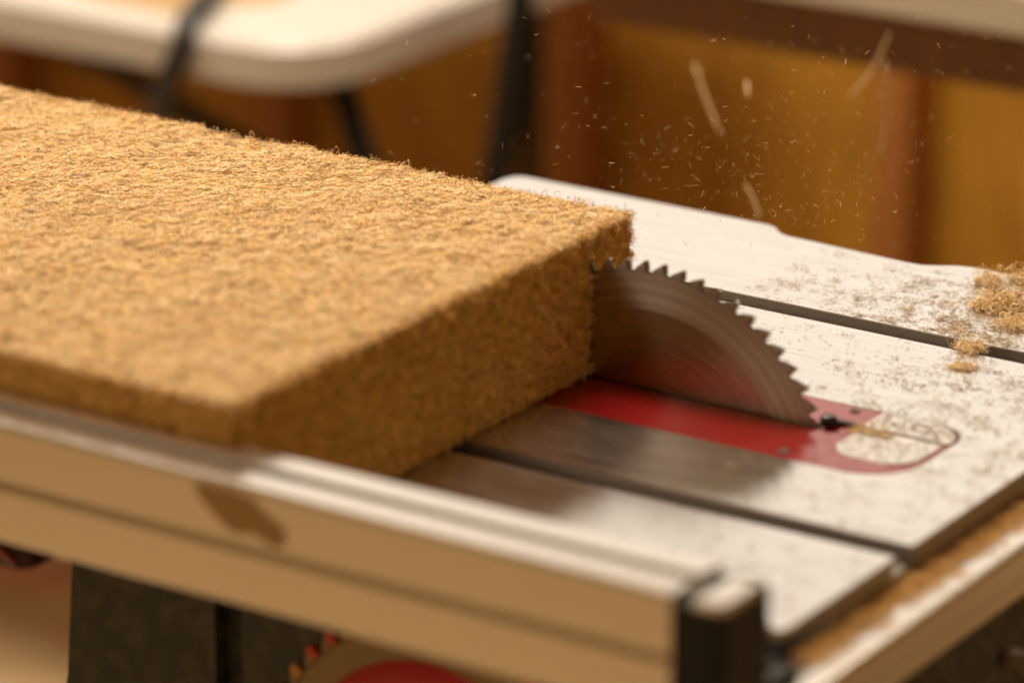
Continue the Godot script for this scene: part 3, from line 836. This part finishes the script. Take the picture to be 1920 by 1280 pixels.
# ------------------------------------------------------------------ dust and fluff
func build_dust() -> void:
	var patch := noise(38.0, 81, 3)
	var fine := noise(160.0, 82, 2)
	rng.seed = 83
	var bufs := bins()
	var count := 0
	var tries := 0
	while count < 11000 and tries < 900000:
		tries += 1
		var x := rng.randf_range(-0.05, 0.2505)
		var z := rng.randf_range(-0.313, 0.270)
		if absf(z - (-0.1739)) < 0.0105 or absf(z - 0.1441) < 0.0105: continue
		if x < -0.03 and z > -0.05: continue
		if z < -0.297 and x < 0.235 and x > -0.1: continue
		if z > 0.2236 and x < 0.215: continue
		if z > 0.22 and z > 0.2225 + (x - 0.2058) * 1.1: continue
		var d := 0.10
		if z < -0.184:   # beyond the far slot: a thick scatter towards the front
			d = 0.10 + 0.95 * smoothstep(-0.02, 0.13, x) * smoothstep(-0.31, -0.24, z)
		elif z < -0.04:
			d = 0.04 + 0.34 * smoothstep(0.05, 0.2, x) * (1.0 - 0.6 * smoothstep(-0.16, -0.10, -z - 0.26))
		elif z < 0.06:
			d = 0.22 * smoothstep(0.12, 0.15, x)
		else:
			d = 0.13 * smoothstep(0.05, 0.2, x)
		var pv := patch.get_noise_2d(x, z) + 0.4 * fine.get_noise_2d(x, z)
		d *= 0.08 + 0.92 * smoothstep(-0.15, 0.5, pv)
		if rng.randf() > d: continue
		var a := rng.randf() * TAU
		var big := rng.randf() < 0.10
		var l := rng.randf_range(0.0006, 0.0022) if not big else rng.randf_range(0.003, 0.006)
		var c := fibre_colour(-0.6)
		var s := rng.randf_range(0.35, 0.85)
		put(bufs[count % 6], Vector3(x, 0.0004, z), strand_basis(Vector3(cos(a), rng.randfn(0, 0.06), sin(a)), Vector3.UP, l, rng.randf_range(0.00008, 0.00018)), Color(c.r * s, c.g * s, c.b * s))
		count += 1
	# small tufts of many fibres lying together
	for k in 130:
		var x := rng.randf_range(-0.06, 0.25)
		var z := rng.randf_range(-0.295, -0.188) if k < 74 else rng.randf_range(-0.155, 0.13)
		if k >= 74: x = rng.randf_range(0.04, 0.25)
		if z > -0.045 and z < 0.062 and x < 0.2: continue
		var r := rng.randf_range(0.0015, 0.0045)
		for i in rng.randi_range(5, 22):
			var p := Vector3(x + rng.randfn(0, r * 1.3), 0.0004 + absf(rng.randfn(0, 0.0006)), z + rng.randfn(0, r * 0.8))
			if absf(p.z + 0.1739) < 0.0100 or p.x > 0.25 or p.z < -0.297: continue
			var a := rng.randf() * TAU
			var c := fibre_colour(-0.6)
			var s := rng.randf_range(0.4, 0.85)
			put(bufs[i % 6], p, strand_basis(Vector3(cos(a), rng.randfn(0, 0.12), sin(a)), Vector3.UP, rng.randf_range(0.0012, 0.0038), rng.randf_range(0.00010, 0.00019)), Color(c.r * s, c.g * s, c.b * s))
	# dust caught on the bare end plates
	for i in 3000:
		var far := rng.randf() < 0.55
		var p := Vector3(rng.randf_range(0.139, 0.192), 0.0009, rng.randf_range(-0.039, -0.017) if far else rng.randf_range(-0.010, 0.030))
		if rng.randf() > 0.06 + smoothstep(-0.4, 0.5, fine.get_noise_2d(p.x + 3.0, p.z)): continue
		var a := rng.randf() * TAU
		var c := fibre_colour(-0.6)
		var s := rng.randf_range(0.2, 0.6)
		put(bufs[i % 6], p, strand_basis(Vector3(cos(a), rng.randfn(0, 0.05), sin(a)), Vector3.UP, rng.randf_range(0.0007, 0.0020), rng.randf_range(0.00007, 0.00015)), Color(c.r * s, c.g * s * 0.95, c.b * s))
	var o := scatter("fibre_dust", self, bufs, M.fibre)
	tag(o, "fine brown fibre dust scattered over the aluminium saw table", "dust", "", "stuff")

	# sawdust heaped on the front rail against the table's edge
	bufs = bins()
	var heap := noise(45.0, 84, 3)
	for i in 9000:
		var z := rng.randf_range(-0.33, 0.272)
		var h := 0.5 + 0.9 * heap.get_noise_1d(z)
		var wdt := 0.010 + 0.012 * clampf(h, 0.0, 1.0)
		var t := absf(rng.randfn(0.0, 0.55))
		if t > 1.6: continue
		var x := 0.2535 + t * wdt
		if x > 0.283: continue
		var y := -0.0163 + rng.randf() * maxf(0.0004, 0.0055 * clampf(h, 0.1, 1.0) * (1.0 - t))
		var a := rng.randf() * TAU
		var c := fibre_colour(-0.5)
		put(bufs[i % 6], Vector3(x, y, z), strand_basis(Vector3(cos(a), rng.randfn(0, 0.3), sin(a)), Vector3.UP, rng.randf_range(0.0015, 0.0045), rng.randf_range(0.00014, 0.00030)), Color(c.r * 0.92, c.g * 0.82, c.b * 0.62))
	o = scatter("sawdust", self, bufs, M.fibre)
	tag(o, "orange brown sawdust gathered on the rail along the table's edge", "sawdust", "", "stuff")

	# tufts that can be told apart
	var clumps := [
		[Vector3(0.078, 0.0, -0.2925), 0.0105, 300, "fluffy tan fibre tuft with stray hairs on the table's far rim", 0.8],
		[Vector3(0.107, 0.0, -0.2540), 0.0170, 620, "largest golden fluff heap on the table beyond the far slot", 0.55],
		[Vector3(0.134, 0.0, -0.2280), 0.0120, 360, "low orange fluff wad beside the large fluff heap", 0.5],
		[Vector3(0.092, 0.0, -0.3080), 0.0095, 220, "wispy brown fibre tuft behind the large fluff heap", 0.8],
		[Vector3(0.1275, 0.0, -0.1705), 0.0115, 260, "golden fluff tuft caught across the far mitre slot", 0.75],
		[Vector3(0.1400, 0.0, -0.1385), 0.0082, 240, "flat brown fluff tuft lying just before the far mitre slot", 0.32],
		[Vector3(0.1480, 0.0, -0.0060), 0.0085, 200, "long tan fibre wisp over the slot of the red plate", 0.35],
	]
	for k in clumps.size():
		var cl: Array = clumps[k]
		rng.seed = 900 + k
		var r: float = cl[1]
		var flat_: float = cl[4]
		var t := thing("fibre_tuft", cl[3], "fluff", cl[0], "fluff tufts on the saw table")
		# small matted hearts, hidden by the strands of an uneven cluster of lobes
		var wide := 1.7 if k == 6 else 1.0
		var deep := 0.45 if k == 6 else 0.9
		var lobes: Array = []
		for i in 7:
			var az := TAU * (i + rng.randf() * 0.8) / 6.0
			var out := 0.0 if i == 6 else rng.randf_range(0.35, 0.95)
			var lr := r * (0.52 if i == 6 else rng.randf_range(0.20, 0.42))
			lobes.append([Vector3(cos(az) * out * r * wide, lr * rng.randf_range(0.3, 0.9) * flat_, sin(az) * out * r * deep), lr])
		var st := smooth()
		var big: Vector3 = lobes[6][0]
		var ln := noise(160.0, 910 + k, 3)
		for i in 7:
			for j in 12:
				var ring: Array = []
				for e in [[i, j], [i, j + 1], [i + 1, j + 1], [i + 1, j]]:
					var el: float = -0.4 + (PI / 2.0 + 0.4) * e[0] / 7.0
					var az: float = TAU * (e[1] % 12) / 12.0
					var dir := Vector3(cos(el) * cos(az), sin(el), cos(el) * sin(az))
					var q := dir * r * 0.24 * (1.0 + 0.7 * ln.get_noise_3dv(dir * 0.01))
					ring.append(Vector3(q.x * wide, maxf(0.0006, q.y * flat_ + big.y * 0.5), q.z * deep))
				quad(st, ring[0], ring[1], ring[2], ring[3], ring[0] + Vector3(0, 0.0005, 0))
		st.index()
		obj("heart", done(st), M.lump, t)
		bufs = bins()
		for i in int(cl[2]) * 2:
			var lb: Array = lobes[rng.randi() % 7]
			var d := Vector3(rng.randfn(), rng.randfn() * 0.7, rng.randfn()).normalized()
			var pt: Vector3 = lb[0] + Vector3(rng.randfn() * wide, rng.randfn() * 0.8 * flat_, rng.randfn() * deep) * float(lb[1]) * 0.75
			pt.y = maxf(0.0006, absf(pt.y))
			if pt.y < 0.002: d.y *= 0.15
			put(bufs[i % 6], pt, strand_basis(d, Vector3(rng.randfn(), 1.0, rng.randfn()), rng.randf_range(0.35, 1.1) * r, rng.randf_range(0.00008, 0.00017)), fibre_colour(1.3))
		for i in 22 if k in [0, 3] else 12:   # stray hairs
			var az := rng.randf() * TAU
			var d := Vector3(cos(az) * 0.6, rng.randf_range(0.3, 1.2), sin(az) * 0.6).normalized()
			put(bufs[3 + i % 3], d * r * 1.05 * Vector3(1, flat_, 1), strand_basis(d, Vector3(az, 1, 0.3), r * rng.randf_range(0.9, 1.7), 0.0002), fibre_colour(0.8))
		scatter("strands", t, bufs, M.fibre)

	# dust in the air behind the blade
	bufs = bins()
	rng.seed = 86
	for i in 760:
		var p: Vector3
		if i < 380:   # thrown up over the cut
			p = Vector3(-0.07 + rng.randfn(0, 0.06), 0.045 + absf(rng.randfn(0, 0.035)), -0.20 + rng.randfn(0, 0.07))
		else:
			p = Vector3(rng.randf_range(-0.35, 0.22), rng.randf_range(0.01, 0.20), rng.randf_range(-0.55, -0.06))
		var d := Vector3(rng.randfn(), rng.randfn() * 0.8, rng.randfn()).normalized()
		var l := rng.randf_range(0.0005, 0.0017) if rng.randf() < 0.88 else rng.randf_range(0.002, 0.0042)
		put(bufs[i % 6], p, strand_basis(d, Vector3(rng.randfn(), rng.randfn(), rng.randfn()), l, rng.randf_range(0.00009, 0.00023)), fibre_colour(1.6))
	o = scatter("airborne_dust", self, bufs, M.fibre)
	tag(o, "tiny pale fibres flying in the air behind the saw blade", "dust", "", "stuff")
	# larger strands flying nearer and farther than the blade
	var flying := [
		[Vector3(-0.303, 0.028, -0.55), Vector3(-0.291, 0.001, -0.546), Vector3(-0.273, -0.023, -0.542), 0.0016],
		[Vector3(-0.199, -0.022, -0.45), Vector3(-0.181, -0.043, -0.446), Vector3(-0.185, -0.044, -0.442), 0.001],
		[Vector3(-0.211, -0.001, -0.62), Vector3(-0.187, 0.018, -0.616), Vector3(-0.173, 0.057, -0.612), 0.0014],
		[Vector3(-0.183, -0.042, -0.62), Vector3(-0.171, -0.017, -0.616), Vector3(-0.176, 0.036, -0.612), 0.0016],
		[Vector3(-0.229, 0.038, -0.5), Vector3(-0.225, 0.032, -0.496), Vector3(-0.223, 0.027, -0.492), 0.0014],
	]
	var kinds := ["straight slanting fibre strand blurred against the plywood", "hooked fibre strand hovering over the table's far edge", "thick bent fibre strand rising towards the white counter", "long drooping fibre strand in front of the wooden stud", "short stubby fibre strand floating before the plywood"]
	for k in flying.size():
		var a: Vector3 = flying[k][0]
		var b: Vector3 = flying[k][1]
		var c: Vector3 = flying[k][2]
		var pts: Array = []
		for i in 8:
			var t := i / 7.0
			pts.append(a.lerp(b, t).lerp(b.lerp(c, t), t))
		var rr: float = flying[k][3]
		var s := obj("flying_fibre", tube(pts, [rr * 0.4, rr * 0.8, rr, rr, rr, rr * 0.9, rr * 0.7, rr * 0.3], 5), mat(lin(0.62, 0.42, 0.22), 0.8))
		tag(s, kinds[k], "fibre", "long fibre strands in the air")

# ------------------------------------------------------------------ background
func build_background() -> void:
	# folding table
	var ft := thing("folding_table", "white plastic folding table with rounded corner and black tube legs", "folding table")
	var st := flat()
	add_slab(st, rounded(-2.70, -0.905, -1.68, -0.892, [0.08, 0.08, 0.085, 0.08], 10), -0.179, -0.139, 0.006)
	obj("table_top", done(st), M.plastic_white, ft)
	obj("leg", tube([Vector3(-0.975, -0.181, -1.02), Vector3(-0.915, -0.30, -1.0), Vector3(-0.86, -0.60, -0.98), Vector3(-0.83, -0.899, -0.97)], 0.0135, 10), M.black, ft)
	obj("leg", tube([Vector3(-1.10, -0.181, -1.56), Vector3(-1.16, -0.899, -1.60)], 0.0135, 10), M.black, ft)
	obj("leg", tube([Vector3(-2.60, -0.181, -1.02), Vector3(-2.72, -0.899, -0.97)], 0.0135, 10), M.black, ft)
	obj("leg", tube([Vector3(-2.60, -0.181, -1.56), Vector3(-2.72, -0.899, -1.60)], 0.0135, 10), M.black, ft)
	obj("brace", tube([Vector3(-1.50, -0.215, -1.10), Vector3(-1.30, -0.262, -1.10), Vector3(-1.19, -0.300, -1.10), Vector3(-0.93, -0.370, -1.08)], 0.012, 10), M.black, ft)
	# hose hanging over its edge
	var hose := obj("black_hose", tube([Vector3(-1.19, -0.1275, -1.22), Vector3(-1.108, -0.1275, -1.036), Vector3(-1.062, -0.1265, -0.930), Vector3(-1.046, -0.131, -0.893), Vector3(-1.043, -0.150, -0.880), Vector3(-1.062, -0.190, -0.880), Vector3(-1.088, -0.26, -0.882), Vector3(-1.12, -0.42, -0.885), Vector3(-1.14, -0.70, -0.88), Vector3(-1.13, -0.886, -0.86), Vector3(-1.05, -0.8875, -0.80)], 0.0115, 12), M.rubber)
	tag(hose, "black hose lying on the white folding table and hanging over its edge", "hose")
	# fluff heap on the folding table
	st = smooth()
	var ln := noise(14.0, 95, 4)
	var seg := 28
	var rows: Array = []
	for i in 11:
		var row: Array = []
		for j in seg:
			var az := TAU * j / seg
			var t := i / 10.0
			var rr := 0.075 * (1.0 + 0.9 * ln.get_noise_2d(cos(az) * 0.05, sin(az) * 0.05)) * (1.0 - t)
			var p := Vector3(cos(az) * rr * 1.25, 0.028 * (1.0 - pow(1.0 - t, 1.7)) , sin(az) * rr * 0.8)
			p.y += 0.007 * ln.get_noise_2d(p.x * 3.0 + 5.0, p.z * 3.0) * t
			row.append(p)
		rows.append(row)
	for i in 10:
		for j in seg:
			quad(st, rows[i][j], rows[i][(j + 1) % seg], rows[i + 1][(j + 1) % seg], rows[i + 1][j], Vector3.UP)
	st.index()
	var hp := obj("fibre_heap", done(st), mat(lin(0.40, 0.265, 0.135), 0.95, 0.0, 0.2))
	hp.position = Vector3(-1.145, -0.1388, -1.005)
	tag(hp, "low heap of tan fibre waste on the white folding table", "fluff")

	# stand whose black pole crosses the wall
	var tr := thing("pole_stand", "leaning black steel pole stand before the timber wall", "stand", Vector3(-0.85, -0.9, -1.15))
	obj("pole", tube([Vector3(0.032, 1.05, 0.0), Vector3(0.020, 0.90, 0.0), Vector3(-0.030, 0.585, 0.0), Vector3(-0.110, 0.022, 0.0)], 0.0135, 12), M.black, tr)
	st = smooth()
	add_lathe(st, [Vector2(0.0, 0.030), Vector2(0.03, 0.030), Vector2(0.05, 0.020), Vector2(0.14, 0.012), Vector2(0.15, 0.001), Vector2(0.0, 0.001)], Transform3D(Basis.IDENTITY, Vector3(-0.11, 0, 0)), 28)
	obj("foot", done(st), M.black, tr)

	# white counter on the right
	var ct := thing("counter", "white topped counter with dark band painted as the shade under its top at the back right", "counter")
	obj("counter_top", box(Vector3(-0.70, -0.044, -1.52), Vector3(1.30, -0.004, -0.980), 0.003), M.counter, ct)
	obj("shade_band", box(Vector3(-0.68, -0.098, -1.024), Vector3(1.26, -0.0445, -1.002), 0.002), M.dark_shade_wood, ct)  # dark strip stands for the shade under the counter top
	for p in [Vector2(1.2, -1.02), Vector2(1.2, -1.47), Vector2(0.35, -1.02), Vector2(0.35, -1.47)]:
		obj("leg", box(Vector3(p.x, -0.899, p.y - 0.022), Vector3(p.x + 0.045, -0.0985 if p.y > -1.2 else -0.0445, p.y + 0.0), 0.002), M.dark_shade_wood, ct)

	# timber wall: studs 0.407 m apart with panels between
	var wl := thing("timber_wall", "low timber stud wall with ochre plywood panels behind the saw", "wall")
	for k in 9:
		var x := -2.80 + (-0.766 + 2.80 - 5 * 0.407) + k * 0.407
		obj("stud", box(Vector3(x - 0.021, -0.852, -1.785), Vector3(x + 0.021, -0.082, -1.725), 0.002), M.stud, wl)
		obj("panel", box(Vector3(x + 0.001, -0.852, -1.812), Vector3(x + 0.406, -0.082, -1.7855), 0.001), M.ply, wl)
	obj("bottom_plate", box(Vector3(-2.86, -0.898, -1.815), Vector3(0.90, -0.8525, -1.722), 0.002), M.stud, wl)
	obj("top_plate", box(Vector3(-2.86, -0.0815, -1.815), Vector3(0.90, -0.040, -1.722), 0.002), M.stud, wl)

	# the floor and a sheet lying on it
	var fl := obj("floor", box(Vector3(-7.0, -1.0, -7.0), Vector3(5.0, -0.9, 5.0), 0.0), M.floor)
	fl.set_meta("kind", "structure")
	var sh := obj("paper_sheet", box(Vector3(-0.30, 0.0, -0.035), Vector3(0.30, 0.0015, 0.035), 0.0), M.pink)
	sh.position = Vector3(-1.60, -0.8998, -1.215)
	sh.rotation.y = 0.25
	tag(sh, "pink paper strip lying on the floor beyond the saw", "paper")

func lamp(at: Vector3, size: Vector2, radiance: float, colour: Color, look: Vector3, called: String, label: String, category: String, group: String) -> void:
	# an added light, out of view: housing, glowing diffuser, area light just in front
	var up := Vector3.UP if absf((look - at).normalized().dot(Vector3.UP)) < 0.95 else Vector3.FORWARD
	var x := Transform3D(Basis.IDENTITY, at).looking_at(look, up)
	var t := thing(called, label, category, at, group)
	t.transform = x
	obj("housing" if category != "added_window_light" else "frame", box(Vector3(-size.x / 2 - 0.03, -size.y / 2 - 0.03, 0.012), Vector3(size.x / 2 + 0.03, size.y / 2 + 0.03, 0.07), 0.004), M.plastic_white, t)
	var glow := mat(Color(0.9, 0.88, 0.84), 0.6)
	glow.emission_enabled = true
	glow.emission = colour
	glow.emission_energy_multiplier = radiance * 0.25
	obj("diffuser" if category != "added_window_light" else "added_pane", box(Vector3(-size.x / 2, -size.y / 2, 0.004), Vector3(size.x / 2, size.y / 2, 0.011), 0.0), glow, t)
	var l := AreaLight3D.new()
	l.name = "light"
	l.area_size = size
	l.area_normalize_energy = true
	l.light_color = colour
	l.light_energy = radiance * size.x * size.y / PI
	l.area_range = 30.0
	l.shadow_enabled = true
	t.add_child(l)
	l.position = Vector3(0, 0, -0.002)

func _ready() -> void:
	# camera: 150 mm lens at f/2.8, focused on the far half of the blade
	var cam := Camera3D.new()
	cam.name = "camera"
	add_child(cam)
	cam.position = Vector3(1.26663, 0.89096, 2.07332)
	cam.look_at_from_position(cam.position, cam.position + Vector3(-0.51933, -0.33398, -0.78661))
	var lens := CameraAttributesPhysical.new()
	lens.frustum_focal_length = 150.0
	lens.frustum_focus_distance = 2.69
	lens.frustum_near = 0.05
	lens.frustum_far = 60.0
	lens.exposure_aperture = 2.8
	cam.attributes = lens
	cam.fov = rad_to_deg(2.0 * atan(640.0 / 8000.0))
	cam.near = 0.05
	cam.far = 60.0
	cam.current = true
	# indoor light: no sky; the unseen rest of the workshop is a dim warm surround
	var env := Environment.new()
	env.background_mode = Environment.BG_COLOR
	env.background_color = lin(0.20, 0.112, 0.040)
	env.tonemap_mode = Environment.TONE_MAPPER_LINEAR
	env.tonemap_exposure = 1.38
	env.sdfgi_enabled = true
	env.ssao_enabled = true
	env.ssil_enabled = true
	var we := WorldEnvironment.new()
	we.name = "environment"
	we.environment = env
	add_child(we)
	make_materials()
	var warm := Color(1.0, 0.945, 0.87)
	lamp(Vector3(-3.1, 1.95, -4.7), Vector2(5.2, 1.9), 0.66, Color(1.0, 0.975, 0.935), Vector3(-0.2, 1.0, 0.0), "added_window_light", "added bright panel lighting the saw table, unseen beyond the timber wall", "added_window_light", "")  # unseen panel added for the bright reflection on the saw table
	for p4 in [[-0.85, -0.5, 20.0], [-2.6, -0.7, 9.0], [-0.1, -1.9, 9.0], [-1.7, 1.9, 4.0]]:  # unseen lights added to brighten the board top and the fence side
		var p := Vector3(p4[0], 2.1, p4[1])
		lamp(p, Vector2(1.2, 0.6), p4[2], warm, p + Vector3.DOWN, "added_ceiling_light", "added unseen light panel above the workshop", "lamp", "added ceiling lights")

	make_fibre_meshes()
	build_background()
	build_saw()
	build_fence()
	build_board()
	build_dust()
	print("used ", used)
